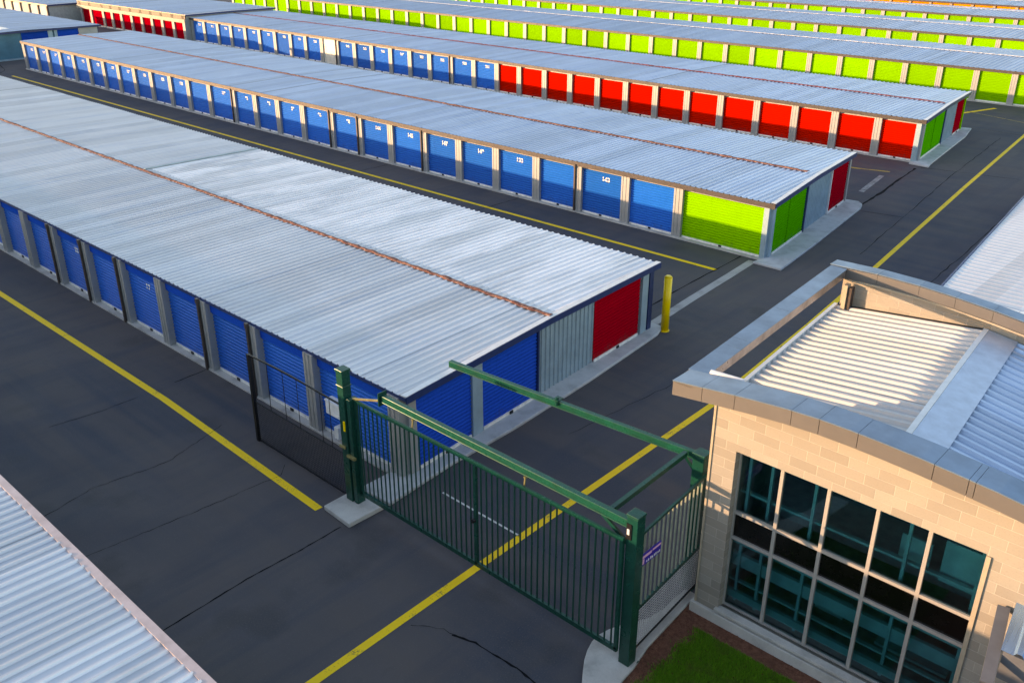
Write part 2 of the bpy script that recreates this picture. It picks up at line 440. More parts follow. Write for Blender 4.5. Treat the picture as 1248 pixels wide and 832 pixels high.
# ------------------------------------------------------------------ ribbed roof sheets
def ribbed(xl, xr, skew, yf, yb, ze, rise, pitch=.305, rh=.045, sag=.012, one=False):
    """sheet with ribs across the building; right end cut on the skew"""
    m = MB(); ym = (yf + yb) / 2 if not one else yb
    def zz(y):
        if one: return ze + rise * (y - yf) / (yb - yf)
        return ze + rise * (1 - abs(y - ym) / (yb - ym))
    prof = [(0, 0), (.60, 0), (.70, 1), (.86, 1), (.96, 0)]
    cols = []; n = int((xr - xl) / pitch) + 1
    for i in range(n):
        for (u, h) in prof:
            x = xr - (i + u) * pitch
            if x < xl: break
            cols.append((x, h))
    rows = []
    for x, h in cols:
        yend = yb
        if skew > 0: yend = min(yb, yf + max(0.0, (xr - x)) / skew)
        ys = [yf, min(ym, yend), yend]
        rows.append([(x, y, zz(y) + h * rh + (math.sin(x * 1.7) + math.sin(x * .61 + y)) * sag * .5) for y in ys])
    V = []; F = []
    for r in rows: V += r
    for i in range(len(rows) - 1):
        for k in range(2):
            a = i * 3 + k; b = (i + 1) * 3 + k
            F.append((a, a + 1, b + 1, b))
    m.raw(V, F)
    return m

def ridge_cap(xl, xr, y, z, wd=.26, jit=.05, step=.22, h=.05):
    m = MB(); n = int((xr - xl) / step); prev = None
    for i in range(n + 1):
        x = xl + (xr - xl) * i / n
        a = wd / 2 + random.uniform(-jit, jit); b = wd / 2 + random.uniform(-jit, jit); t = z + h + random.uniform(-jit, jit) * .35
        row = [(x, y - a, z + .01), (x, y - a * .6, t), (x, y + b * .6, t), (x, y + b, z + .01)]
        if prev:
            for k in range(3): m.poly([prev[k], row[k], row[k + 1], prev[k + 1]])
        prev = row
    return m

# ------------------------------------------------------------------ roller doors
mesh_cache = {}
def door_mesh(wd, ht, key, pitch=.14, amp=.034):
    k = (round(wd, 2), round(ht, 2), key, pitch)
    if k in mesh_cache: return mesh_cache[k]
    n = int(round(ht / pitch)); m = MB(); rows = []
    for i in range(n):
        for (u, a) in ((0, 0), (.35, 1), (.65, 1), (.9, 0)):
            rows.append((i * ht / n + u * ht / n, -a * amp))
    rows.append((ht, 0))
    V = []; F = []
    for z, y in rows: V += [(-wd / 2, y, z), (wd / 2, y, z)]
    for i in range(len(rows) - 1): F.append((2 * i, 2 * i + 1, 2 * i + 3, 2 * i + 2))
    me = bpy.data.meshes.new('door'); me.from_pydata(V, [], F); me.materials.append(A[key]); me.update()
    mesh_cache[k] = me; return me
def small_box(key, dims, mat):
    k = ('b', key, dims)
    if k not in mesh_cache:
        m = MB(); x, y0, y1, z0, z1 = dims; m.box(-x / 2, x / 2, y0, y1, z0, z1)
        o = m.build(key, mat); mesh_cache[k] = o.data; bpy.data.objects.remove(o)
    return mesh_cache[k]
def text_mesh(s, size, mat, ext=.006, bold=.010):
    k = ('t', s, size)
    if k not in mesh_cache:
        cu = bpy.data.curves.new('txt', 'FONT'); cu.body = s; cu.size = size; cu.extrude = ext; cu.offset = bold
        cu.align_x = 'CENTER'; cu.align_y = 'CENTER'
        o = bpy.data.objects.new('txt', cu); COL.objects.link(o)
        bpy.context.view_layer.update()
        me = bpy.data.meshes.new_from_object(o.evaluated_get(bpy.context.evaluated_depsgraph_get()))
        bpy.data.objects.remove(o); me.materials.clear(); me.materials.append(mat); me.name = 'number'
        mesh_cache[k] = me
    return mesh_cache[k]
def add(name, me, parent, loc, rot=(0, 0, 0)):
    o = bpy.data.objects.new(name, me); COL.objects.link(o); o.parent = parent; o.location = loc; o.rotation_euler = rot
    return o
def door(parent, x, y, rz, wd, key, ht=2.5, z=.09, num=None, near=True, base=(0, 0, 0), latch=True):
    o = add('door', door_mesh(wd, ht, key), parent, (x - base[0], y - base[1], z - base[2]), (0, 0, rz))
    add('bottom_bar', small_box('bottom_bar', (round(wd - .1, 2), -.075, -.022, -.07, .075), A['barw']), o, (0, 0, 0))
    if near and latch:
        add('latch', small_box('latch', (.16, -.115, -.077, -.02, .08), A['black']), o, (random.uniform(-.05, .1), 0, 0))
    if num:
        add('number', text_mesh(num, .38, A['num'], bold=.014), o, (.22, -.028, ht - .38), (R(90), 0, 0))
    return o

def storage(name, label, cols, doors, Yw, Yb, xl, skew, roofmat, rise=.10, ze=2.95, over=.22, capmat=None,
            fmat='fascia', fh=.20, pilmat='pilas', pilw=.55, pildep=.2, downs=(), near=True, nums=None, ht=2.5,
            pitch=.305, capgap=0, header=None, back=True, backcols='blue', kerb=True, doorz=.09, capw=.26, jambless=(), lastw=None):
    """cols: x of the pilaster centres from left to right; doors: colour key per bay"""
    xr = cols[-1]
    base = (xr, Yw, 0)
    E_ = empty(name, base, label, 'storage building', 'rows of roller-door storage units')
    L = Yb - Yw
    # walls
    w_ = MB()
    w_.prism([(xl, Yw + .06), (xr - .02, Yw + .06), (xr - .02 - skew * (L - .1), Yb - .1), (xl, Yb - .1)], 0, ze - .06)
    w_.build('wall', A['wall'], E_, base)
    # roof
    yf = Yw - over; yb = Yb + .12; xe = xr + .30
    r_ = ribbed(xl - .25, xe, skew, yf, yb, ze, rise, pitch)
    r_.poly([(xl - .25, yf, ze - .035), (xl - .25, yb, ze - .035), (xe - skew * (yb - yf), yb, ze - .035), (xe, yf, ze - .035)])
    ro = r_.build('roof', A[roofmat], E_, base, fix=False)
    f_ = MB()
    f_.box(xl - .27, xe + .01, yf - .03, yf - .002, ze - fh, ze + .012)
    f_.build('eave_trim', A[fmat], E_, base)
    f_ = MB(); f_.box(xl - .27, xe - skew * (yb - yf), yb + .002, yb + .03, ze - fh, ze + .012)
    f_.build('eave_trim', A[fmat], E_, base)
    # rake at the right end: white flashing over a navy band
    ym = (yf + yb) / 2
    pts = [(xe, yf, ze), (xe - skew * (ym - yf), ym, ze + rise), (xe - skew * (yb - yf), yb, ze)]
    f_ = MB()
    for a, b in ((pts[0], pts[1]), (pts[1], pts[2])):
        a1 = (a[0] - .09, a[1], a[2] + .052); b1 = (b[0] - .09, b[1], b[2] + .052)
        f_.bar(a1, b1, .22, .012)
    f_.build('rake_flashing', A['flash'], E_, base)
    f_ = MB()
    for a, b in ((pts[0], pts[1]), (pts[1], pts[2])):
        f_.bar((a[0] + .03, a[1], a[2] - .07), (b[0] + .03, b[1], b[2] - .07), .04, .22)
    f_.build('rake_trim', A['navy'], E_, base)
    if capmat:
        ridge_cap(xl, xe - skew * (ym - yf) - .1 - capgap, ym, ze + rise + .035, capw).build('ridge_cap', A[capmat], E_, base, fix=False)
    if kerb:
        k_ = MB(); k_.box(xl, xr + .1, Yw - .34, Yw + .05, 0, .07)
        k_.build('threshold', A['conc'], E_, base)
    # pilasters
    pm = {}
    def pil(mat):
        if mat not in pm:
            m = MB(); hgt = ze - fh + .01
            n = 5
            # folded sheet face: shallow ribs
            for i in range(n):
                x0 = -pilw / 2 + pilw * i / n; x1 = x0 + pilw / n
                d = -pildep if i % 2 == 0 else -pildep + .018
                m.box(x0, x1 - .0005, d, .05, .0, hgt)
            o = m.build('pilaster', A[mat]); pm[mat] = o.data; bpy.data.objects.remove(o)
        return pm[mat]
    for i, x in enumerate(cols):
        if i in jambless: continue
        if lastw and i == len(cols) - 1:
            m = MB(); m.box(-lastw, 0, -pildep, .05, 0, ze - fh + .01); o = m.build('pilaster', A['panel']); o.parent = E_; o.location = (.01, 0, .012); continue
        xx = x if i < len(cols) - 1 else x - pilw / 2 + .02
        mt = pilmat if not (near and i in downs and False) else 'pilas'
        p = add('pilaster', pil(mt), E_, (xx - base[0], 0, .012))
        if i in downs:
            m = MB(); m.box(-.05, .05, -.09, 0, 0, ze - fh + .06); m.box(-.07, .07, -.11, 0, ze - fh - .12, ze - fh + .08)
            o = m.build('downpipe', A['pipe']); o.parent = E_; o.location = (xx - pilw / 2 + .10 - base[0], -pildep - .003, .02)
    # doors
    for i in range(len(cols) - 1):
        a, b = cols[i], cols[i + 1]
        key = doors[i] if isinstance(doors, (list, tuple)) else doors
        if i == len(cols) - 2: b = b - (pilw / 2 if not lastw else lastw - pilw / 2) + .02
        wd = round(b - a - pilw + .02, 2)
        if key is None: continue
        if key == 'wall':
            m = MB(); m.box(a + pilw / 2 - .02, b - pilw / 2 + .02, Yw - .06, Yw + .03, .0, ze - fh); m.build('blank_panel', A['pilas_w'], E_, base); continue
        door(E_, (a + b) / 2, Yw, 0, wd, key, ht, doorz, (nums or {}).get(i), near, base)
    if header:
        m = MB(); m.box(xl, xr, Yw - .10, Yw + .02, doorz + ht, ze - .06)
        m.build('header', A[header], E_, base)
    # rear side: same units face the next aisle (unseen from here)
    if back:
        x = xl + 1.6
        while x < xr - skew * L - 2:
            add('door', door_mesh(2.6, 2.5, backcols), E_, (x - base[0], L - .07 - 0.0, .09), (0, 0, math.pi))
            x += 3.3
    return E_, base

def end_items(E_, base, A0, A1, items, ze=2.95):
    """fit doors / panels / posts on an end wall running from A0 to A1"""
    a = Vector((*A0, 0)); b = Vector((*A1, 0)); d = (b - a).normalized(); ang = math.atan2(d.y, d.x)
    nrm = Vector((d.y, -d.x, 0))
    def P(t, off=0): return a + d * t + nrm * off
    for it in items:
        kind, t0, t1 = it[0], it[1], it[2]
        mid = P((t0 + t1) / 2, .05)
        if kind == 'door':
            o = door(E_, mid.x, mid.y, ang, round(t1 - t0, 2), it[3], it[4] if len(it) > 4 else 2.55, .16, None, True, base, latch=it[3] != 'green')
        elif kind == 'panel':
            m = MB(); n = max(2, int((t1 - t0) / .26)); st = (t1 - t0) / n
            for i in range(n):
                u = t0 + i * st
                q = [(u, .03), (u + st * .62, .03), (u + st * .72, .075), (u + st * .9, .075), (u + st, .03)]
                for j in range(4):
                    p0 = P(q[j][0], q[j][1]); p1 = P(q[j + 1][0], q[j + 1][1])
                    m.poly([(p0.x, p0.y, .12), (p1.x, p1.y, .12), (p1.x, p1.y, ze - .12), (p0.x, p0.y, ze - .12)])
            m.build('wall_panel', A[it[3]], E_, base, fix=False)
        elif kind == 'post':
            m = MB(); p0 = P(t0, 0.0); p1 = P(t1, 0); q1 = P(t1, .14); q0 = P(t0, .14)
            m.prism([(p0.x, p0.y), (q0.x, q0.y), (q1.x, q1.y), (p1.x, p1.y)], .1, ze - .12)
            m.build('jamb', A[it[3]], E_, base)
        elif kind == 'seam':
            m = MB(); p0 = P(t0, .05); p1 = P(t1, .05); q1 = P(t1, .10); q0 = P(t0, .10)
            m.prism([(p0.x, p0.y), (q0.x, q0.y), (q1.x, q1.y), (p1.x, p1.y)], .16, 2.62)
            m.build('centre_stile', A[it[3]], E_, base)

def apron(name, pts, label, z=.13, group=None, mat='conc2'):
    m = MB(); m.prism(pts, 0, z); o = m.build(name, A[mat], base=(pts[0][0], pts[0][1], 0), bevel=.035)
    return tag(o, label, 'kerb', group)

# --- front long building (blue doors)
c1 = [-23.39 - 3.3 * i for i in range(34)][::-1] + [-18.9]
n1 = {i: None for i in range(40)}
k1 = len(c1) - 2
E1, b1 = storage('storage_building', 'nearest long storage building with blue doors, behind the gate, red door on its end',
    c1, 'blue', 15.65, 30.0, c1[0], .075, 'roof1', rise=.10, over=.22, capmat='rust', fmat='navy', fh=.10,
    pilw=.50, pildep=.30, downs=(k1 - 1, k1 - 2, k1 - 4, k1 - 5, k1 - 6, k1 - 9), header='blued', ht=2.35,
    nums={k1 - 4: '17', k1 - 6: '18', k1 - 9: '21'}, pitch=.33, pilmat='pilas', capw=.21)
end_items(E1, b1, (-18.9, 15.65), (-19.95, 30.0), [
    ('post', 0.0, .32, 'pilas'), ('door', .34, 2.90, 'blued', 2.50), ('post', 2.92, 3.42, 'panel'), ('door', 3.44, 6.42, 'blued', 2.50),
    ('post', 6.44, 6.52, 'navy'), ('panel', 6.54, 10.0, 'panel'), ('door', 10.02, 13.30, 'crimson', 2.50), ('post', 13.40, 13.85, 'panel'), ('post', 13.95, 14.25, 'navy')])
m = MB(); m.bar((-48.75, 22.9, 3.12), (-48.75, 30.05, 3.02), .14, .05); m.build('roof_seam', A['panel'], E1, b1)
# white meter cupboard by the last pilaster of the front
m = MB(); m.box(-22.55, -21.72, 15.32, 15.62, 1.02, 1.50); m.box(-22.58, -21.69, 15.30, 15.62, 1.50, 1.53); m.box(-22.5, -21.8, 15.31, 15.318, 1.12, 1.14); m.build('meter_box', A['num'], E1, b1)
m = MB(); m.box(-22.20, -21.98, 15.32, 15.62, .2, .62); m.build('meter_box', A['num'], E1, b1)
apron('kerb', [(-19.4, 14.1), (-18.11, 14.2), (-18.35, 17.0), (-18.40, 20.0), (-18.72, 24.5), (-19.25, 29.6), (-19.50, 30.35), (-20.1, 30.4), (-19.88, 29.0), (-18.95, 15.6), (-19.4, 15.3)],
      'pale concrete kerb along the end of the nearest blue building, behind the gate', group='concrete kerbs at building ends')

# --- second building
c2 = [-110.9, -107.64, -104.74, -101.72, -98.58, -95.14, -92.01, -88.94, -85.8, -82.63, -79.21, -76.12, -72.69, -68.96, -65.82, -62.69,
      -59.44, -55.9, -52.64, -49.29, -45.87, -42.57, -39.27, -35.93, -32.72, -29.34, -25.88, -20.6]
d2 = ['blue'] * 26 + ['lime']
nm2 = {i: str(113 + 2 * i) for i in range(0, 25) if i not in (12,)}
nm2.update({25: None, 24: None, 25: '143', 23: '159', 22: '149', 21: '147', 20: '145', 19: '144', 18: '98', 17: '96', 16: '59', 15: '93', 14: '95'})
nm2[23] = '133'; nm2[24] = None
nm2 = {k - 1: v for k, v in nm2.items() if v and k > 0}
E2, b2 = storage('storage_building', 'long storage building of numbered blue doors with one wide lime door at its near corner',
    c2, d2, 41.0, 53.5, -111.1, .13, 'roof2', rise=.10, capmat='rust', fmat='fascia', fh=.24, pilw=.55,
    downs=(13, 17, 18, 20, 24), nums=nm2, pitch=.33, capgap=.6, lastw=.28)
end_items(E2, b2, (-20.6, 41.0), (-22.22, 53.5), [
    ('post', .0, .35, 'panel'), ('door', .45, 4.9, 'green', 2.55), ('seam', 2.45, 2.53, 'green'), ('post', 4.95, 5.1, 'navy'), ('panel', 5.15, 8.9, 'panel'),
    ('post', 8.95, 9.05, 'flash'), ('door', 9.1, 12.1, 'crimson', 2.45), ('post', 12.2, 12.45, 'pilas')])
apron('kerb', [(-20.75, 40.0), (-19.2, 40.0), (-19.7, 44.5), (-20.75, 52.6), (-21.0, 53.3), (-21.4, 53.7), (-22.2, 53.6), (-20.62, 40.8)],
      'pale concrete kerb beside the end with green double door and grey panel, second row', group='concrete kerbs at building ends')

# --- third building
c3 = [-119.25, -116.24, -112.89, -109.79, -106.55, -103.38, -100.1, -96.87, -93.9, -90.8, -87.9, -84.83, -81.84, -78.73, -75.65, -72.6, -69.44, -66.24, -63.11, -60.21, -57.06,
      -54.02, -50.9, -47.85, -44.78, -41.67, -38.53, -35.32, -32.14, -28.98, -25.78, -22.75]
d3 = ['blue'] * 9 + ['wall'] + ['blue'] * 8 + ['red'] * 13
nm3 = {i: str(210 + 3 * i) for i in range(18) if i != 9}
E3, b3 = storage('storage_building', 'third row storage building, blue doors at left changing to a long run of red doors',
    c3, d3, 66.0, 79.0, -119.4, .12, 'roof3', rise=.10, capmat='rustred', fmat='fascia', fh=.24, pilw=.54, downs=(10, 16),
    nums=nm3, pitch=.36, capgap=.3, lastw=.34)
end_items(E3, b3, (-22.75, 66.0), (-24.3, 79.0), [
    ('post', .0, .4, 'pilas'), ('door', .5, 6.1, 'green', 2.5), ('seam', 3.3, 3.4, 'green'), ('post', 6.15, 6.3, 'navy'), ('panel', 6.35, 9.9, 'panel'),
    ('door', 9.95, 12.3, 'crimson', 2.5), ('post', 12.4, 12.7, 'lime')])
apron('kerb', [(-22.9, 65.1), (-21.5, 65.0), (-21.7, 66.0), (-22.95, 76.4), (-23.6, 79.6), (-24.3, 79.4), (-22.78, 65.9)],
      'pale concrete kerb round the end of the building with red doors, third row', group='concrete kerbs at building ends')

# --- lime rows behind
def rowcols(x1, pitch, n): return [x1 - pitch * i for i in range(n)][::-1]
c4 = rowcols(-11.6, 3.27, 44)
storage('storage_building', 'fourth row storage building with lime green doors, first lime row behind the red doors',
    c4, 'lime', 92.6, 107.4, c4[0], 0, 'roof4', rise=.30, capmat='ridgew', fmat='fascia', fh=.22, pilw=.52, near=False, ht=2.6, pitch=.45, back=False)
c5 = rowcols(-11.8, 3.14, 52)
storage('storage_building', 'fifth row storage building with lime green doors, second lime row from the red doors',
    c5, 'lime', 117.2, 131.2, c5[0], 0, 'roof4', rise=.30, capmat='ridgew', fmat='fascia', fh=.22, pilw=.52, near=False, ht=2.6, pitch=.6, back=False)
c6 = rowcols(-11.9, 3.0, 58)
storage('storage_building', 'sixth row storage building, thin far strip of lime doors below the orange row',
    c6, 'lime', 140.5, 152.0, c6[0], 0, 'roof4', rise=.30, capmat='ridgew', fmat='fascia', fh=.22, pilw=.52, near=False, ht=2.6, pitch=.6, back=False)
c7 = rowcols(-12.2, 3.2, 44)
storage('storage_building', 'farthest storage building at the top right, a thin strip of orange doors',
    c7, 'orange', 158.8, 171, c7[0], 0, 'roof4', rise=.2, capmat='ridgew', fmat='fascia', fh=.22, pilw=.35, pilmat='fascia_l', near=False, ht=2.6, pitch=.6, back=False)
c8 = rowcols(-14, 3.3, 40)
storage('storage_building', 'storage building of lime doors behind the orange row, beyond the frame edge',
    c8, 'lime', 182, 195, c8[0], 0, 'roof4', rise=.2, capmat=None, near=False, ht=2.6, pitch=.9, back=False)

# --- far left: red door building with deep fascia
cr = [-150.6, -147.35, -143.3, -140.5, -137.6, -134.5, -131.5, -128.6, -125.7, -122.7, -119.6]
E9, b9 = storage('storage_building', 'far left storage building with crimson doors under a deep brown fascia',
    cr, ['crimson'] * 10, 65.2, 79.0, -151.4, 0, 'roof3', rise=.05, ze=3.35, capmat=None, fmat='fascia_l', fh=.10, pilw=.6, near=False, ht=2.25,
    over=.1, pitch=.45, header=None, back=False)
m = MB(); m.box(-151.5, -119.3, 64.85, 65.0, 2.34, 2.80); m.build('fascia_band', A['lip'], E9, b9)
m = MB(); m.box(-151.5, -119.3, 65.0, 65.12, 2.80, 3.28); m.build('fascia_board', A['fascia'], E9, b9)
# white door row
cw = rowcols(-153.2, 3.4, 14)
storage('storage_building', 'far left storage building with a row of white doors at the top left corner',
    cw, 'whited', 61.2, 75, cw[0], 0, 'roof3', rise=.05, ze=2.85, capmat='rust', fmat='fascia_l', fh=.18, pilw=.3, near=False, ht=2.4, pitch=.45, back=False, pilmat='fascia')
# teal ended building
def simple_teal():
    base = (-119.5, 53.3, 0)
    e = empty('storage_building', base, 'teal walled storage building at the far left with two blue doors on its end', 'storage building', 'rows of roller-door storage units')
    m = MB(); m.prism([(-160, 36), (-119.5, 36), (-119.5, 53.2), (-160, 53.2)], 0, 3.0); m.build('wall', A['teal'], e, base)
    r_ = MB()
    # ribs run along x here are hidden by distance; sheet ribs across
    r_ = ribbed(-160.2, -119.1, 0, 35.6, 53.5, 3.08, .12, .5)
    r_.build('roof', A['roof3'], e, base, fix=False)
    m = MB(); m.box(-119.14, -119.08, 35.6, 53.5, 2.92, 3.12); m.box(-160, -119.1, 53.52, 53.56, 2.92, 3.1); m.build('rake_trim', A['navy'], e, base)
    m = MB(); m.box(-119.46, -119.38, 44.02, 47.05, .1, 2.9); m.build('wall_panel', A['blued'], e, base)
    for y0, y1, k in ((44.1, 47.0, 'blued'), (48.2, 50.7, 'blued')):
        door(e, -119.38, (y0 + y1) / 2, R(90), round(y1 - y0, 2), k, 2.75, .12, None, False, base)
    for y0, y1 in ((47.05, 47.6), (47.8, 48.15)):
        m = MB(); m.box(-119.48, -119.3, y0, y1, .1, 2.92); m.build('jamb', A['panel'], e, base)
    m = MB(); m.box(-119.48, -119.36, 50.75, 53.1, .1, 2.92); m.build('wall_panel', A['pilas'], e, base)
    m = MB(); m.box(-119.5, -118.9, 36, 53.2, 0, .12); m.build('threshold', A['panel'], e, base)
    m = MB(); m.box(-150, -121.5, 42.6, 43.6, 3.22, 3.26); m.build('roof_flashing', A['flash'], e, base)
simple_teal()

# --- building whose roof fills the lower left
c0 = rowcols(6.0, 3.3, 30)
def front_left():
    ze = 4.9; base = (6, 4.6, 0)
    e = empty('storage_building', base, 'pale ribbed roof of the building at the lower left corner with pinkish eave flashing', 'storage building')
    m = MB(); m.box(-90, 6, -10, 4.6, 0, ze - .06); m.build('wall', A['wall'], e, base)
    r_ = MB(); pitch = .26
    prof = [(0, 0), (.55, 0), (.66, 1), (.84, 1), (.95, 0)]
    V = []; F = []; n = int(96 / pitch)
    cols = [(6 - (i + u) * pitch, h) for i in range(n) for u, h in prof]
    for x, h in cols:
        s = (math.sin(x * 1.1) + math.sin(x * 2.7)) * .006
        V += [(x, 4.72, ze + h * .045 + s), (x, -10.3, ze + .35 + h * .045 + s)]
    for i in range(len(cols) - 1): F.append((2 * i, 2 * i + 2, 2 * i + 3, 2 * i + 1))
    r_.raw(V, F); r_.build('roof', A['roof0'], e, base, fix=False)
    m = MB(); m.box(-90, 6, 4.70, 4.86, ze - .12, ze + .045); m.build('eave_flashing', paint('pink_grey_flashing', (.50, .42, .43), .5, .15, .12), e, base)
    for i in range(29):
        x = 4.3 - i * 3.3
        add('door', door_mesh(2.6, 2.5, 'green' if i % 3 == 0 else 'blue'), e, (x - base[0], .03, .09), (0, 0, math.pi))
        mm = mesh_cache.get('pb')
        if mm is None:
            q = MB(); q.box(-.3, .3, 0, .12, 0, ze - .2); o = q.build('pilaster', A['pilas_w']); mesh_cache['pb'] = mm = o.data; bpy.data.objects.remove(o)
        add('pilaster', mm, e, (x + 1.65 - base[0], .01, 0))
    m = MB(); m.box(-90, 6, 4.61, 4.68, 3.4, 3.7); m.build('wall_band', A['lip'], e, base)
front_left()

# --- building at the right edge
def right_building():
    base = (-10.2, 34.6, 0)
    e = empty('storage_building', base, 'pale blue flat roof at the right edge behind the stone office', 'storage building')
    sk = .098
    P = lambda y, dx=0: -10.25 - sk * (y - 34.6) + dx
    m = MB(); m.prism([(P(34.6, .1), 34.8), (6, 34.8), (6, 66), (P(66, .1), 66)], 0, 2.86); m.build('wall', A['blued'], e, base)
    r_ = MB(); y = 34.5; V = []; F = []; rows = []
    while y < 66:
        for u, h in ((0, 0), (.6, 0), (.7, 1), (.86, 1), (.96, 0)):
            yy = y + u * .42; rows.append((yy, h))
        y += .42
    for yy, h in rows: V += [(P(yy), yy, 2.95 + h * .016), (6, yy, 3.15 + h * .016)]
    for i in range(len(rows) - 1): F.append((2 * i, 2 * i + 1, 2 * i + 3, 2 * i + 2))
    r_.raw(V, F); r_.build('roof', A['roof0'], e, base, fix=False)
    m = MB(); m.bar((P(34.5, -.05), 34.5, 2.90), (P(66, -.05), 66, 2.90), .07, .16); m.build('gutter', A['navy'], e, base)
    m = MB(); x = P(34.5); 
    while x < 5:
        m.box(x, x + 1.42, 34.30, 34.62, 2.94 + random.uniform(0, .03), 3.02 + random.uniform(0, .03)); x += 1.45
    m.build('eave_flashing', A['flash'], e, base)
right_building()

# ------------------------------------------------------------------ yellow bollard
m = MB(); X, Y = -19.35, 30.25
m.tube((X, Y, 0), (X, Y, 2.40), .165, 24); m.tube((X, Y, 2.40), (X, Y, 2.47), .165, 24, r2=.10); m.tube((X, Y, 0), (X, Y, .05), .20, 24)
o = m.build('bollard', A['bollard'], base=(X, Y, 0), smooth=False); tag(o, 'tall yellow steel bollard standing at the kerb corner of the nearest blue building', 'bollard')
for p in o.data.polygons:
    if len(p.vertices) == 4: p.use_smooth = True

# ------------------------------------------------------------------ gate frame: right post, rear post, overhead beams
def gate_frame():
    base = (-9.2, 13.8, 0)
    e = empty('gate_gantry', base, 'green overhead gate frame of two long beams on tall square posts near the office', 'gantry')
    def post(x, y, h, w=.29, z0=.1):
        m = MB(); m.box(x - w / 2, x + w / 2, y - w / 2, y + w / 2, z0, h - .06)
        m.box(x - w / 2 - .015, x + w / 2 + .015, y - w / 2 - .015, y + w / 2 + .015, h - .06, h)
        m.box(x - w / 2 - .06, x + w / 2 + .06, y - w / 2 - .06, y + w / 2 + .06, z0 - .02, z0 + .015)
        return m
    p = post(-9.2, 13.85, 4.28).build('upright', A['gate'], e, base, bevel=.012)
    m = MB(); m.box(-9.33, -9.20, 13.685, 13.70, 3.65, 4.05); m.build('latch_plate', A['black'], p, (0, 0, 0)).location = (-base[0], -base[1], 0)
    p.children[0].location = (0, 0, 0)
    for v in p.children[0].data.vertices: v.co -= Vector(base)
    m = MB(); m.box(-9.30, -9.24, 13.665, 13.683, 3.78, 3.92)
    q = m.build('latch_pin', A['barw'], p, base)
    post(-9.72, 17.30, 4.02, .32, 0).build('upright', A['gate'], e, base, bevel=.012)
    def beam(a, b, w, h, mat='gatel'):
        m = MB(); m.bar(a, b, w, h)
        # lower flanges of the track
        a2 = Vector(a) - Vector((0, 0, h / 2 + .018)); b2 = Vector(b) - Vector((0, 0, h / 2 + .018))
        m.bar(a2, b2, w * 1.15, .03)
        return m.build('beam', A[mat], e, base, bevel=.01)
    beam((-17.65, 13.85, 3.97), (-9.36, 13.85, 3.97), .15, .17)
    beam((-17.72, 16.45, 4.06), (-9.80, 17.25, 3.92), .14, .16)
    m = MB(); m.box(-17.69, -17.66, 13.70, 14.0, 3.74, 4.14); m.build('end_plate', A['gate'], e, base)
    m = MB(); m.bar((-9.95, 13.95, 3.95), (-10.05, 17.08, 3.95), .11, .13); m.build('cross_beam', A['gate'], e, base)
    m = MB(); m.bar((-10.1, 13.85, 3.84), (-9.36, 13.85, 3.38), .06, .09); m.build('brace', A['gate'], e, base)
    m = MB(); m.bar((-10.1, 17.15, 3.82), (-9.8, 17.25, 3.4), .05, .07); m.build('brace', A['gate'], e, base)
    m = MB(); m.bar((-17.68, 13.80, 3.88), (-18.75, 13.66, 3.60), .05, .05); m.build('tie_rod', A['brass'], e, base)
    for x in (-16.35, -12.35):
        m = MB(); m.tube((x, 13.78, 3.84), (x, 13.72, 3.46), .022, 8); m.tube((x, 13.78, 3.84), (x, 13.78, 3.80), .045, 8); m.build('hanger', A['brass'], e, base)
    m = MB(); m.tube((-13.9, 16.75, 3.98), (-13.9, 16.75, 4.22), .05, 8); m.box(-14.0, -13.8, 16.66, 16.9, 4.14, 4.17); m.build('clamp', A['gate'], e, base)
gate_frame()

# purple sign on the side fence (separate plate)
def sign():
    base = (-9.16, 14.5, 2.85)
    e = empty('sign', base, 'small violet sign with white marks on the fence beside the right gate post', 'sign')
    m = MB(); m.box(-9.185, -9.165, 14.01, 14.87, 2.70, 3.02); m.build('plate', A['purple'], e, base)
    m = MB(); m.box(-9.164, -9.160, 14.10, 14.50, 2.90, 2.97); m.box(-9.164, -9.160, 14.53, 14.86, 2.93, 2.98); m.box(-9.164, -9.160, 14.08, 14.22, 2.74, 2.88); m.build('lettering', A['pink'], e, base)
    m = MB()
    for i, y in enumerate((14.30, 14.37, 14.46, 14.52, 14.60, 14.66, 14.74, 14.80)):
        m.box(-9.163, -9.158, y, y + .035, 2.74, 2.79 + .01 * (i % 3))
    m.build('lettering', A['num'], e, base)
sign()

# ------------------------------------------------------------------ left gate post cluster on its pad
m = MB(); m.prism([(-19.40, 12.78), (-18.15, 12.72), (-18.12, 14.0), (-19.42, 14.05)], 0, .16)
tag(m.build('post_pad', A['conc'], base=(-18.8, 13.4, 0), bevel=.03), 'white concrete pad under the left gate post, at the end of the yellow line', 'concrete pad')
def left_post():
    base = (-19.05, 13.6, .16)
    e = empty('gate_post', base, 'tall green post on a white pad, left end of the sliding gate', 'gate post')
    m = MB(); m.box(-19.20, -18.92, 13.47, 13.75, .16, 4.38); m.box(-19.22, -18.90, 13.45, 13.77, 4.38, 4.47); m.box(-19.22, -18.90, 13.45, 13.77, 3.95, 3.98)
    m.build('column', A['gate'], e, base, bevel=.01)
    m = MB(); m.box(-18.86, -18.70, 13.50, 13.78, .16, 3.62); m.build('guide_column', A['gate'], e, base, bevel=.008)
    m = MB(); m.box(-18.92, -18.86, 13.56, 13.70, 3.1, 3.2); m.box(-18.92, -18.86, 13.56, 13.70, .6, .7); m.build('bracket', A['gatel'], e, base)
    m = MB(); m.box(-19.02, -18.95, 13.44, 13.468, 2.55, 2.86); m.build('tag_plate', A['yellow_thin'] if False else A['bollard'], e, base)
    m = MB(); m.box(-18.95, -18.60, 13.42, 13.50, 1.72, 1.80); m.box(-19.25, -19.0, 13.42, 13.46, 1.95, 2.03); m.build('roller_bracket', A['brass'], e, base)
left_post()

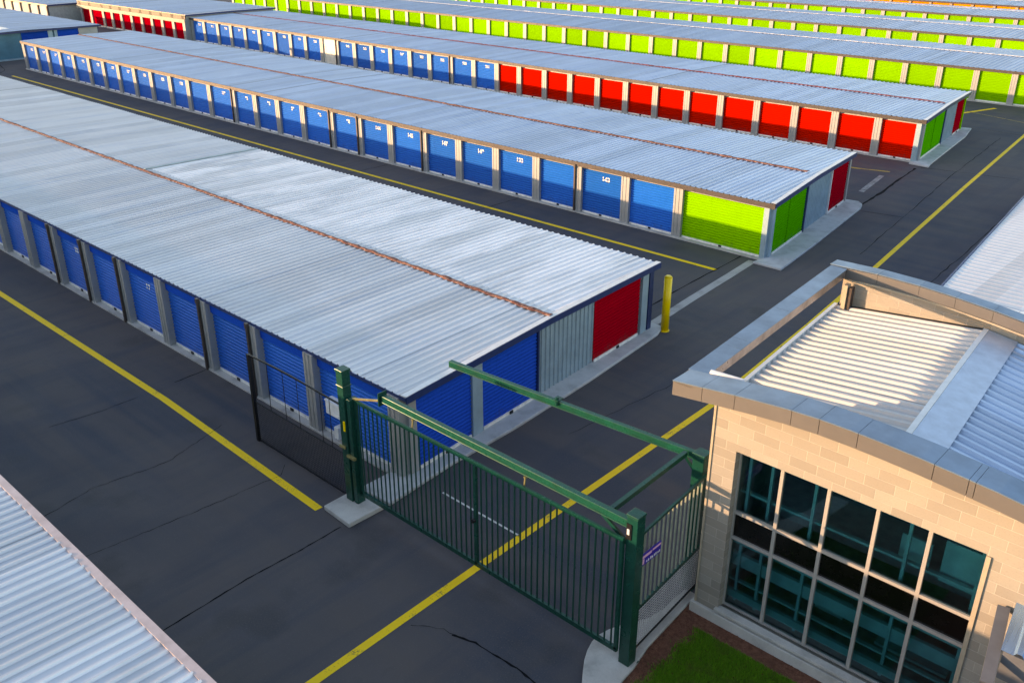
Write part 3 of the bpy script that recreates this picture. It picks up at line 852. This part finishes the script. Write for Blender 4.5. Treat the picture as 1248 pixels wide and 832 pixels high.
# ------------------------------------------------------------------ sliding gate
def sliding_gate():
    base = (-18.7, 13.66, .45)
    e = empty('sliding_gate', base, 'long dark green sliding gate of thin vertical pickets across the driveway', 'gate')
    y = 13.66
    x0, x1 = -18.68, -9.36
    m = MB(); m.bar((x0, y, 3.56), (x1, y, 3.60), .07, .09); m.build('top_rail', A['gatel'], e, base)
    m = MB(); m.bar((x0, y, .50), (x1, y, .50), .08, .13); m.build('bottom_rail', A['gate'], e, base)
    pk = MB(); pk.box(-.016, .016, -.016, .016, .06, 3.10); o = pk.build('picket', A['gate']); me = o.data; bpy.data.objects.remove(o)
    n = int((x1 - x0) / .19)
    for i in range(1, n):
        x = x0 + (x1 - x0) * i / n
        if abs(x + 13.93) < .09: continue
        add('picket', me, e, (x - base[0], 0, 0), (0, 0, random.uniform(-.05, .05)))
    for x in (x0 + .04, -13.93, x1 - .04):
        m = MB(); m.box(x - .045, x + .045, y - .04, y + .04, .5, 3.58); m.build('stile', A['gate'], e, base)
    m = MB(); m.tube((-13.93, y - .06, 1.9), (-13.93, y - .14, 1.9), .06, 10); m.build('lock', A['black'], e, base)
sliding_gate()

# ------------------------------------------------------------------ side fence (pickets above mesh)
def side_fence():
    base = (-9.3, 14.0, .12)
    e = empty('picket_fence', base, 'short green picket fence over grey mesh, between right gate post and office', 'fence')
    a, b = Vector((-9.28, 14.02, 0)), Vector((-9.48, 17.2, 0))
    P = lambda t, z: tuple(a.lerp(b, t) + Vector((0, 0, z)))
    m = MB(); m.bar(P(0, 3.46), P(1, 3.52), .06, .07); m.build('top_rail', A['gate'], e, base)
    m = MB(); m.bar(P(0, 1.34), P(1, 1.40), .06, .08); m.build('bottom_rail', A['gate'], e, base)
    n = 16
    for i in range(1, n):
        t = i / n; m = MB(); p = a.lerp(b, t); m.box(p.x - .02, p.x + .02, p.y - .014, p.y + .014, 1.36 + .06 * t, 3.46 + .06 * t)
        m.build('picket', paint('pale_picket', (.30, .34, .28), .4, .2, .1) if i == 1 else bpy.data.materials['pale_picket'], e, base)
    m = MB(); nz = 15; ny = 34
    for i in range(nz): z = .20 + i * (1.08 / (nz - 1)); m.bar(P(0.01, z), P(.99, z + .04), .015, .015)
    for i in range(ny): t = .01 + .98 * i / (ny - 1); m.bar(P(t, .18), P(t, 1.32), .010, .010)
    m.build('mesh_panel', A['mesh_g'], e, base, fix=False)
    m = MB(); m.bar(P(0, .16), P(1, .18), .05, .05); m.build('bottom_rail', A['black'], e, base)
side_fence()

# ------------------------------------------------------------------ black wire fence left of the gate
def wire_fence():
    base = (-24.2, 13.7, 0)
    e = empty('wire_fence', base, 'black wire fence with mesh lower half, in front of the blue doors', 'fence')
    m = MB(); m.bar((-24.2, 13.7, 0), (-24.16, 13.7, 3.20), .11, .11); m.build('post', A['black'], e, base)
    def zt(x): return 3.18 + .04 * math.sin((x + 24) * .9)
    m = MB(); xs = [-24.16 + i * .5 for i in range(10)] + [-19.22]
    for i in range(len(xs) - 1): m.bar((xs[i], 13.7, zt(xs[i])), (xs[i + 1], 13.7, zt(xs[i + 1])), .045, .045)
    m.build('top_rail', A['black'], e, base)
    m = MB(); m.bar((-24.16, 13.7, 1.50), (-19.22, 13.7, 1.50), .035, .035); m.build('mid_rail', A['black'], e, base)
    m = MB(); m.bar((-24.16, 13.7, .06), (-19.22, 13.7, .06), .04, .04); m.build('bottom_rail', A['black'], e, base)
    for x in (-22.35, -21.62, -20.45, -20.0, -23.2):
        m = MB(); m.bar((x, 13.7, 1.5), (x + .03, 13.7, zt(x)), .016, .016); m.build('upright_wire', A['black'], e, base)
    m = MB()
    n = 62
    for i in range(n): x = -24.14 + 4.9 * i / (n - 1); m.bar((x, 13.7, .06), (x, 13.7, 1.5), .011, .008)
    for i in range(19): z = .08 + 1.4 * i / 18; m.bar((-24.14, 13.705, z), (-19.24, 13.705, z), .008, .011)
    m.build('mesh_panel', A['mesh_b'], e, base, fix=False)
wire_fence()

# ------------------------------------------------------------------ kerb island, mulch, grass
pts = [(-9.46, 16.95), (-9.62, 16.9), (-9.60, 15.9), (-9.66, 15.45), (-9.85, 15.05), (-10.02, 14.75), (-10.16, 14.4), (-10.22, 14.1), (-10.20, 13.8), (-10.10, 13.5), (-9.95, 13.2), (-9.75, 12.9), (-9.50, 12.55), (-9.2, 12.1), (-8.9, 11.2), (-8.8, 10), (-8.2, 10), (-8.35, 11.2), (-8.66, 12.3), (-8.85, 12.9), (-8.93, 13.4), (-8.96, 13.8), (-9.12, 14.6), (-9.28, 16.95)]
m = MB(); m.prism(pts, 0, .12)
tag(m.build('kerb', A['conc'], base=(-9.5, 14, 0), bevel=.025), 'curved white concrete kerb at the foot of the right gate post, beside the lawn', 'kerb')
m = MB(); m.raw([(x, y, .045) for x, y in [(-9.30, 16.95), (-9.14, 14.6), (-8.98, 13.8), (-8.87, 12.9), (-8.68, 12.3), (-8.37, 11.2), (-8.2, 10), (-1, 9.0), (-1, 16.6), (-9.1, 16.6)]], [tuple(range(10))])
tag(m.build('mulch_bed', A['mulch']), kind='structure')
m = MB()
def inside(x, y):
    # lawn outline: ragged patch in front of the office
    e = .10 * math.sin(x * 5) + .07 * math.sin(y * 7 + x * 3)
    return y < 16.0 + e + .03 * (x + 9) and x > -8.86 + e * .9 + (y - 13) * -.02 and x > -8.62 + .45 * max(0, 13.6 - y) * -.2 + e and y > 9.5
for i in range(110000):
    x = random.uniform(-9, -4.6); y = random.uniform(12.0, 15.95)
    if not inside(x + random.gauss(0, .09), y + random.gauss(0, .09)): continue
    h = random.uniform(.04, .11); a = random.uniform(0, math.tau); wd = random.uniform(.006, .012)
    dx, dy = math.cos(a) * wd, math.sin(a) * wd; lx, ly = random.uniform(-.03, .03), random.uniform(-.03, .03)
    m.poly([(x - dx, y - dy, .045), (x + dx, y + dy, .045), (x + lx, y + ly, .045 + h)])
tag(m.build('grass', A['grass'], fix=False), 'patch of bright green grass in front of the stone office', 'grass', kind='stuff')
m = MB()
for i in range(16000):
    x = random.uniform(-9.3, -2.2); y = random.uniform(11.5, 16.5)
    if inside(x, y) or x < -9.1 + (14.6 - y) * .10: continue
    s = random.uniform(.012, .03); a = random.uniform(0, 3.14); c, d = math.cos(a) * s, math.sin(a) * s * .5
    m.poly([(x - c, y - d, .05), (x + d, y - c * .6, .05 + s * .5), (x + c, y + d, .055), (x - d, y + c * .6, .052 + s * .6)])
tag(m.build('mulch_chips', A['mulch'], fix=False), 'loose reddish bark chips between kerb, lawn and office wall', 'mulch', kind='stuff')

# ------------------------------------------------------------------ stone office
def office():
    base = (-9.05, 16.5, 0)
    e = empty('office', base, 'cream block office with large gridded dark windows and curved metal parapet', 'office building')
    Y0 = 16.5
    arch = [(-9.88, 6.45), (-9.3, 6.52), (-8.6, 6.61), (-7.8, 6.70), (-7.1, 6.765), (-6.4, 6.80), (-5.8, 6.80), (-5.1, 6.78), (-4.4, 6.745), (-3.7, 6.69), (-3.0, 6.63), (-2.3, 6.54), (-1.7, 6.44)]
    def az(x):
        for (a, za), (b, zb) in zip(arch, arch[1:]):
            if a <= x <= b: return za + (zb - za) * (x - a) / (b - a)
        return arch[0][1] if x < arch[0][0] else arch[-1][1]
    # front wall around the window opening
    wx0, wx1, wz0, wz1 = -8.42, -3.04, .48, 4.95
    xl, xr = -9.05, -2.08
    m = MB()
    def slab(xa, xb, za, zb, y0=Y0, y1=Y0 + .35): m.box(xa, xb, y0, y1, za, zb)
    slab(xl, wx0, 0, wz1); slab(wx1, xr, 0, wz1); slab(wx0, wx1, 0, wz0 - .09)
    xs = [xl] + [x for x, _ in arch if xl < x < xr] + [xr]
    for a, b in zip(xs, xs[1:]):
        za, zb = az(a) - .30, az(b) - .30
        vs = [(a, Y0, wz1), (b, Y0, wz1), (b, Y0 + .35, wz1), (a, Y0 + .35, wz1), (a, Y0, za), (b, Y0, zb), (b, Y0 + .35, zb), (a, Y0 + .35, za)]
        m.raw(vs, [(3, 2, 1, 0), (4, 5, 6, 7), (0, 1, 5, 4), (2, 3, 7, 6)])
    # side walls and back wall (plan is skewed like the driveway)
    sk = .09
    L = lambda y: xl - sk * (y - Y0)
    def skwall(x0, x1, ya, yb, z0, z1):
        m.prism([(x0 - sk * (ya - Y0), ya), (x1 - sk * (ya - Y0), ya), (x1 - sk * (yb - Y0), yb), (x0 - sk * (yb - Y0), yb)], z0, z1)
    skwall(xl, xl + .3, Y0 + .351, 25.4, 0, 5.22)
    skwall(xr - .3, xr, Y0 + .351, 25.4, 0, 5.6)
    ob = m.build('wall', A['block'], e, base)
    m = MB(); m.prism([(L(25.4) - .35, 25.401), (xr, 25.401), (xr, 25.75), (L(25.75) - .35, 25.75)], 0, 6.12); m.build('wall', A['block'], e, base)
    # plinth
    m = MB(); m.box(xl - .10, xr + .05, Y0 - .10, Y0 - .003, 0, .34); m.box(xl - .10, xl - .003, Y0 - .003, Y0 + 1.0, 0, .34)
    m.build('plinth', A['plinth'], e, base, bevel=.012)
    m = MB(); m.box(wx0 - .06, wx1 + .06, Y0 - .09, Y0 + .12, .40, .48); m.build('window_sill', A['plinth'], e, base, bevel=.008)
    # corner trim
    m = MB(); m.box(xl - .02, xl + .035, Y0 - .025, Y0 - .002, .345, 6.0); m.build('corner_trim', A['lip'], e, base)
    m = MB(); m.box(xr - .10, xr + .02, Y0 - .03, Y0 - .002, 3.6, 5.9); m.build('corner_trim', A['lip'], e, base)
    # fascia panels following the arch
    joints = [-9.88, -9.12, -8.32, -7.02, -6.42, -5.62, -4.15, -3.52, -3.40, -1.7]
    def band(y0, y1, zlo, zhi, mat, name, gap=.006, cut=None):
        m = MB(); jl = joints
        for a, b in zip(jl, jl[1:]):
            a2, b2 = a + gap, b - gap
            xx = [a2] + [x for x, _ in arch if a2 + .02 < x < b2 - .02] + [b2]
            for p, q in zip(xx, xx[1:]):
                zp, zq = az(p), az(q)
                vs = [(p, y0, zp + zlo), (q, y0, zq + zlo), (q, y1, zq + zlo), (p, y1, zp + zlo), (p, y0, zp + zhi), (q, y0, zq + zhi), (q, y1, zq + zhi), (p, y1, zp + zhi)]
                fs = [(3, 2, 1, 0), (4, 5, 6, 7), (0, 1, 5, 4), (2, 3, 7, 6)]
                if p == xx[0]: fs.append((0, 4, 7, 3))
                if q == xx[-1]: fs.append((1, 2, 6, 5))
                m.raw(vs, fs)
        return m.build(name, mat, e, base, fix=False)
    band(15.95, 16.02, -.36, -.012, A['cap'], 'fascia')
    band(15.93, 16.66, -.010, .012, A['coping'], 'coping', gap=.004)
    band(16.03, 16.48, -.34, -.30, A['lip'], 'soffit', gap=-.001)
    band(16.08, 16.20, -.395, -.345, A['lip'], 'soffit_lip', gap=-.001)
    band(16.54, 16.66, -.60, -.012, A['cap'], 'parapet_lining', gap=.002)
    # left cantilever beam
    bo = lambda y: -9.88 - .078 * (y - 15.95)
    m = MB(); segs = [16.66, 18.4, 18.9, 21.3, 22.3, 25.9]
    for a, b in zip(segs, segs[1:]):
        a2, b2 = a + .005, b - .005
        m.prism([(bo(a2), a2), (bo(a2) + .50, a2), (bo(b2) + .50, b2), (bo(b2), b2)], 6.435, 6.455)
    m.prism([(-9.88, 15.95), (-9.38, 15.95), (-9.38, 15.952), (-9.88, 15.952)], 6.43, 6.44)
    m.build('coping', A['coping'], e, base)
    m = MB()
    m.prism([(bo(16.03) + .01, 16.03), (bo(16.03) + .06, 16.03), (bo(25.8) + .06, 25.8), (bo(25.8) + .01, 25.8)], 6.20, 6.432)
    m.prism([(bo(16.67) + .44, 16.67), (bo(16.67) + .49, 16.67), (bo(25.3) + .49, 25.3), (bo(25.3) + .44, 25.3)], 6.20, 6.432)
    m.prism([(bo(16.67) + .06, 16.67), (bo(16.67) + .44, 16.67), (bo(25.3) + .44, 25.3), (bo(25.3) + .06, 25.3)], 6.22, 6.24)
    m.build('cantilever_beam', A['bronze'], e, base)
    # rear parapet: coping and tan lining
    barch = [(-10.66, 6.46), (-9.2, 6.50), (-8.0, 6.47), (-7.0, 6.40), (-6.0, 6.30), (-5.0, 6.17), (-3.5, 5.95), (-2.1, 5.7)]
    m = MB(); m2 = MB(); m3 = MB()
    for (a, za), (b, zb) in zip(barch, barch[1:]):
        a2, b2 = a + .004, b - .004
        m.raw([(a2, 25.38, za), (b2, 25.38, zb), (b2, 25.85, zb), (a2, 25.85, za), (a2, 25.38, za + .022), (b2, 25.38, zb + .022), (b2, 25.85, zb + .022), (a2, 25.85, za + .022)],
              [(3, 2, 1, 0), (4, 5, 6, 7), (0, 1, 5, 4), (1, 2, 6, 5), (2, 3, 7, 6), (3, 0, 4, 7)])
        if b > -10.2:
            a3 = max(a2, -10.14)
            m2.raw([(a3, 25.34, za - .30), (b2, 25.34, zb - .30), (b2, 25.398, zb - .30), (a3, 25.398, za - .30), (a3, 25.34, za - .002), (b2, 25.34, zb - .002), (b2, 25.398, zb - .002), (a3, 25.398, za - .002)],
                   [(3, 2, 1, 0), (4, 5, 6, 7), (0, 1, 5, 4), (1, 2, 6, 5), (2, 3, 7, 6), (3, 0, 4, 7)])
            m3.raw([(a3, 25.30, za - .36), (b, 25.30, zb - .36), (b, 25.396, zb - .36), (a3, 25.396, za - .36), (a3, 25.30, za - .305), (b, 25.30, zb - .305), (b, 25.396, zb - .305), (a3, 25.396, za - .305)],
                   [(3, 2, 1, 0), (4, 5, 6, 7), (0, 1, 5, 4), (1, 2, 6, 5), (2, 3, 7, 6), (3, 0, 4, 7)])
    m.build('coping', A['coping'], e, base); m2.build('parapet_lining', A['cap'], e, base); m3.build('lining_lip', A['lip'], e, base)
    # rear-left stub post and front bracket
    m = MB(); m.box(-10.02, -9.90, 25.05, 25.28, 5.2, 6.07); m.build('stub_post', A['lip'], e, base)
    m = MB(); m.box(-9.88, -9.78, 25.1, 25.30, 5.3, 6.0); m.build('stub_post', A['pipe'], e, base)
    m = MB(); m.tube((-9.40, 16.74, 6.52), (-8.60, 16.86, 6.50), .07, 10); m.build('bracket', A['flash'], e, base)
    # roof: left slope up to the ridge coloured as sunlit, right slope as shaded
    def slope(xa, za, xb, zb, mat, name, pitch=.33, rh=.07):
        m = MB(); rows = []; y = 17.7 if xa < -6 else 16.86
        while y < 25.3:
            for u, h in ((0, 0), (.42, 0), (.56, 1), (.80, 1), (.94, 0)): rows.append((min(25.32, y + u * pitch), h))
            y += pitch
        V = []; F = []
        for yy, h in rows:
            s = sk * (yy - Y0)
            for k in range(4):
                t = k / 3; V.append((xa + (xb - xa) * t - s, yy, za + (zb - za) * t + h * rh))
        for i in range(len(rows) - 1):
            for k in range(3): F.append((4 * i + k, 4 * i + k + 1, 4 * i + k + 5, 4 * i + k + 4))
        m.raw(V, F); return m.build(name, mat, e, base, fix=False)
    slope(-9.46, 5.26, -5.30, 5.70, A['roofw'], 'roof')
    slope(-5.22, 5.70, -1.9, 5.10, A['roofb'], 'roof')
    def line(x, z, w, h, mat, name, y0=16.9, y1=25.3):
        m = MB(); m.bar((x - sk * (y0 - Y0), y0, z), (x - sk * (y1 - Y0), y1, z), w, h); m.build(name, mat, e, base)
    line(-9.47, 5.29, .10, .14, A['flash'], 'edge_flashing', 17.7)
    line(-5.28, 5.765, .13, .05, A['flash'], 'ridge_flashing')
    m = MB(); y0, y1 = 16.9, 25.3; f = lambda x, y: x - sk * (y - Y0)
    m.poly([(f(-5.21, y0), y0, 5.775), (f(-4.45, y0), y0, 5.66), (f(-4.45, y1), y1, 5.66), (f(-5.21, y1), y1, 5.775)]); m.build('ridge_flashing', A['flashblue'], e, base, fix=False)
    # window: frame, panes, spandrels
    mx = [-8.42, -7.36, -6.27, -5.20, -4.13, -3.04]; mz = [.48, 2.50, 3.22, 4.95]
    m = MB(); yf, yb = Y0 + .20, Y0 + .29
    for i, x in enumerate(mx):
        w2 = .04
        m.box(max(x - w2, wx0 + .002), min(x + w2, wx1 - .002), yf, yb, wz0 + .002, wz1 - .002)
    for i, z in enumerate(mz):
        for a, b in zip(mx, mx[1:]):
            m.box(a + .0405, b - .0405, yf + .004, yb, max(z - .04, wz0 + .002), min(z + .04, wz1 - .002))
    win = m.build('window', A['frame'], e, base)
    def wp(name, x0, x1, z0, z1, mat, y=Y0 + .26):
        q = MB(); q.poly([(x0, y, z0), (x1, y, z0), (x1, y, z1), (x0, y, z1)]); q.build(name, mat, win, base, fix=False)
    for a, b in zip(mx, mx[1:]):
        wp('pane', a + .041, b - .041, mz[0] + .041, mz[1] - .041, A['glass'])
        wp('spandrel', a + .041, b - .041, mz[1] + .041, mz[2] - .041, A['spandrel'])
        wp('pane', a + .041, b - .041, mz[2] + .041, mz[3] - .041, A['glass'])
    # trim at the right jamb
    m = MB(); m.box(wx1 + .002, wx1 + .09, Y0 - .035, Y0 - .003, .49, 4.93); m.build('window_trim', A['lip'], e, base)
    # interior seen through the glass
    m = MB(); m.box(-8.7, -2.45, 16.86, 22.0, .02, .06); m.box(-8.7, -2.45, 21.9, 22.0, .06, 5.1); m.box(-8.72, -8.66, 16.86, 21.9, .06, 5.1); m.box(-2.45, -2.4, 16.86, 22, .06, 5.1); m.box(-8.7, -2.45, 16.86, 22, 5.1, 5.14)
    m.box(-8.66, -2.45, 18.2, 21.9, 2.55, 2.75)
    m.build('interior', A['interior'], e, base)
    m = MB()
    for z, h, y in ((4.62, .07, 16.98), (2.18, .10, 16.98), (1.50, .34, 17.05), (1.05, .05, 17.02), (3.55, .06, 17.1), (.62, .2, 16.93)): m.box(-8.5, -3.0, y, y + .10, z, z + h)
    for x in (-8.30, -7.75, -6.70, -4.62, -3.2): m.box(x, x + .07, 16.99, 17.07, .5, 4.9)
    m.box(-3.95, -3.20, 17.3, 17.36, 3.35, 4.35); m.box(-4.9, -4.25, 17.6, 17.66, 3.2, 3.9)
    m.box(-6.6, -5.9, 17.9, 18.5, .7, .78); m.box(-5.0, -3.4, 17.6, 18.3, .75, .82)
    m.build('interior_rails', A['inner'], e, base)
    # porch at the right
    m = MB()
    V = []; F = []; rows = []; x = -2.24
    while x < 1.5:
        for u, h in ((0, 0), (.5, 0), (.62, 1), (.84, 1), (.95, 0)): rows.append((x + u * .42, h))
        x += .42
    for xx, h in rows: V += [(xx, 15.5, 3.80 + h * .07), (xx - .22, 17.4, 4.55 + h * .07)]
    for i in range(len(rows) - 1): F.append((2 * i, 2 * i + 2, 2 * i + 3, 2 * i + 1))
    m.raw(V, F); po = m.build('porch_roof', A['roofp'], e, base, fix=False)
    m = MB(); m.bar((-2.52, 16.42, 4.02), (-2.22, 14.9, 3.42), .22, .10); m.build('rake_board', A['soffit'], e, base)
    m = MB(); m.box(-2.2, 1.4, 15.52, 15.60, 3.15, 3.78); m.box(-2.05, 1.4, 14.9, 15.5, 3.1, 3.14); m.box(-2.0, 1.4, 15.6, 17.3, 0, 3.1); m.build('porch_wall', A['soffit'], e, base)
office()
print('objects', len(bpy.data.objects))
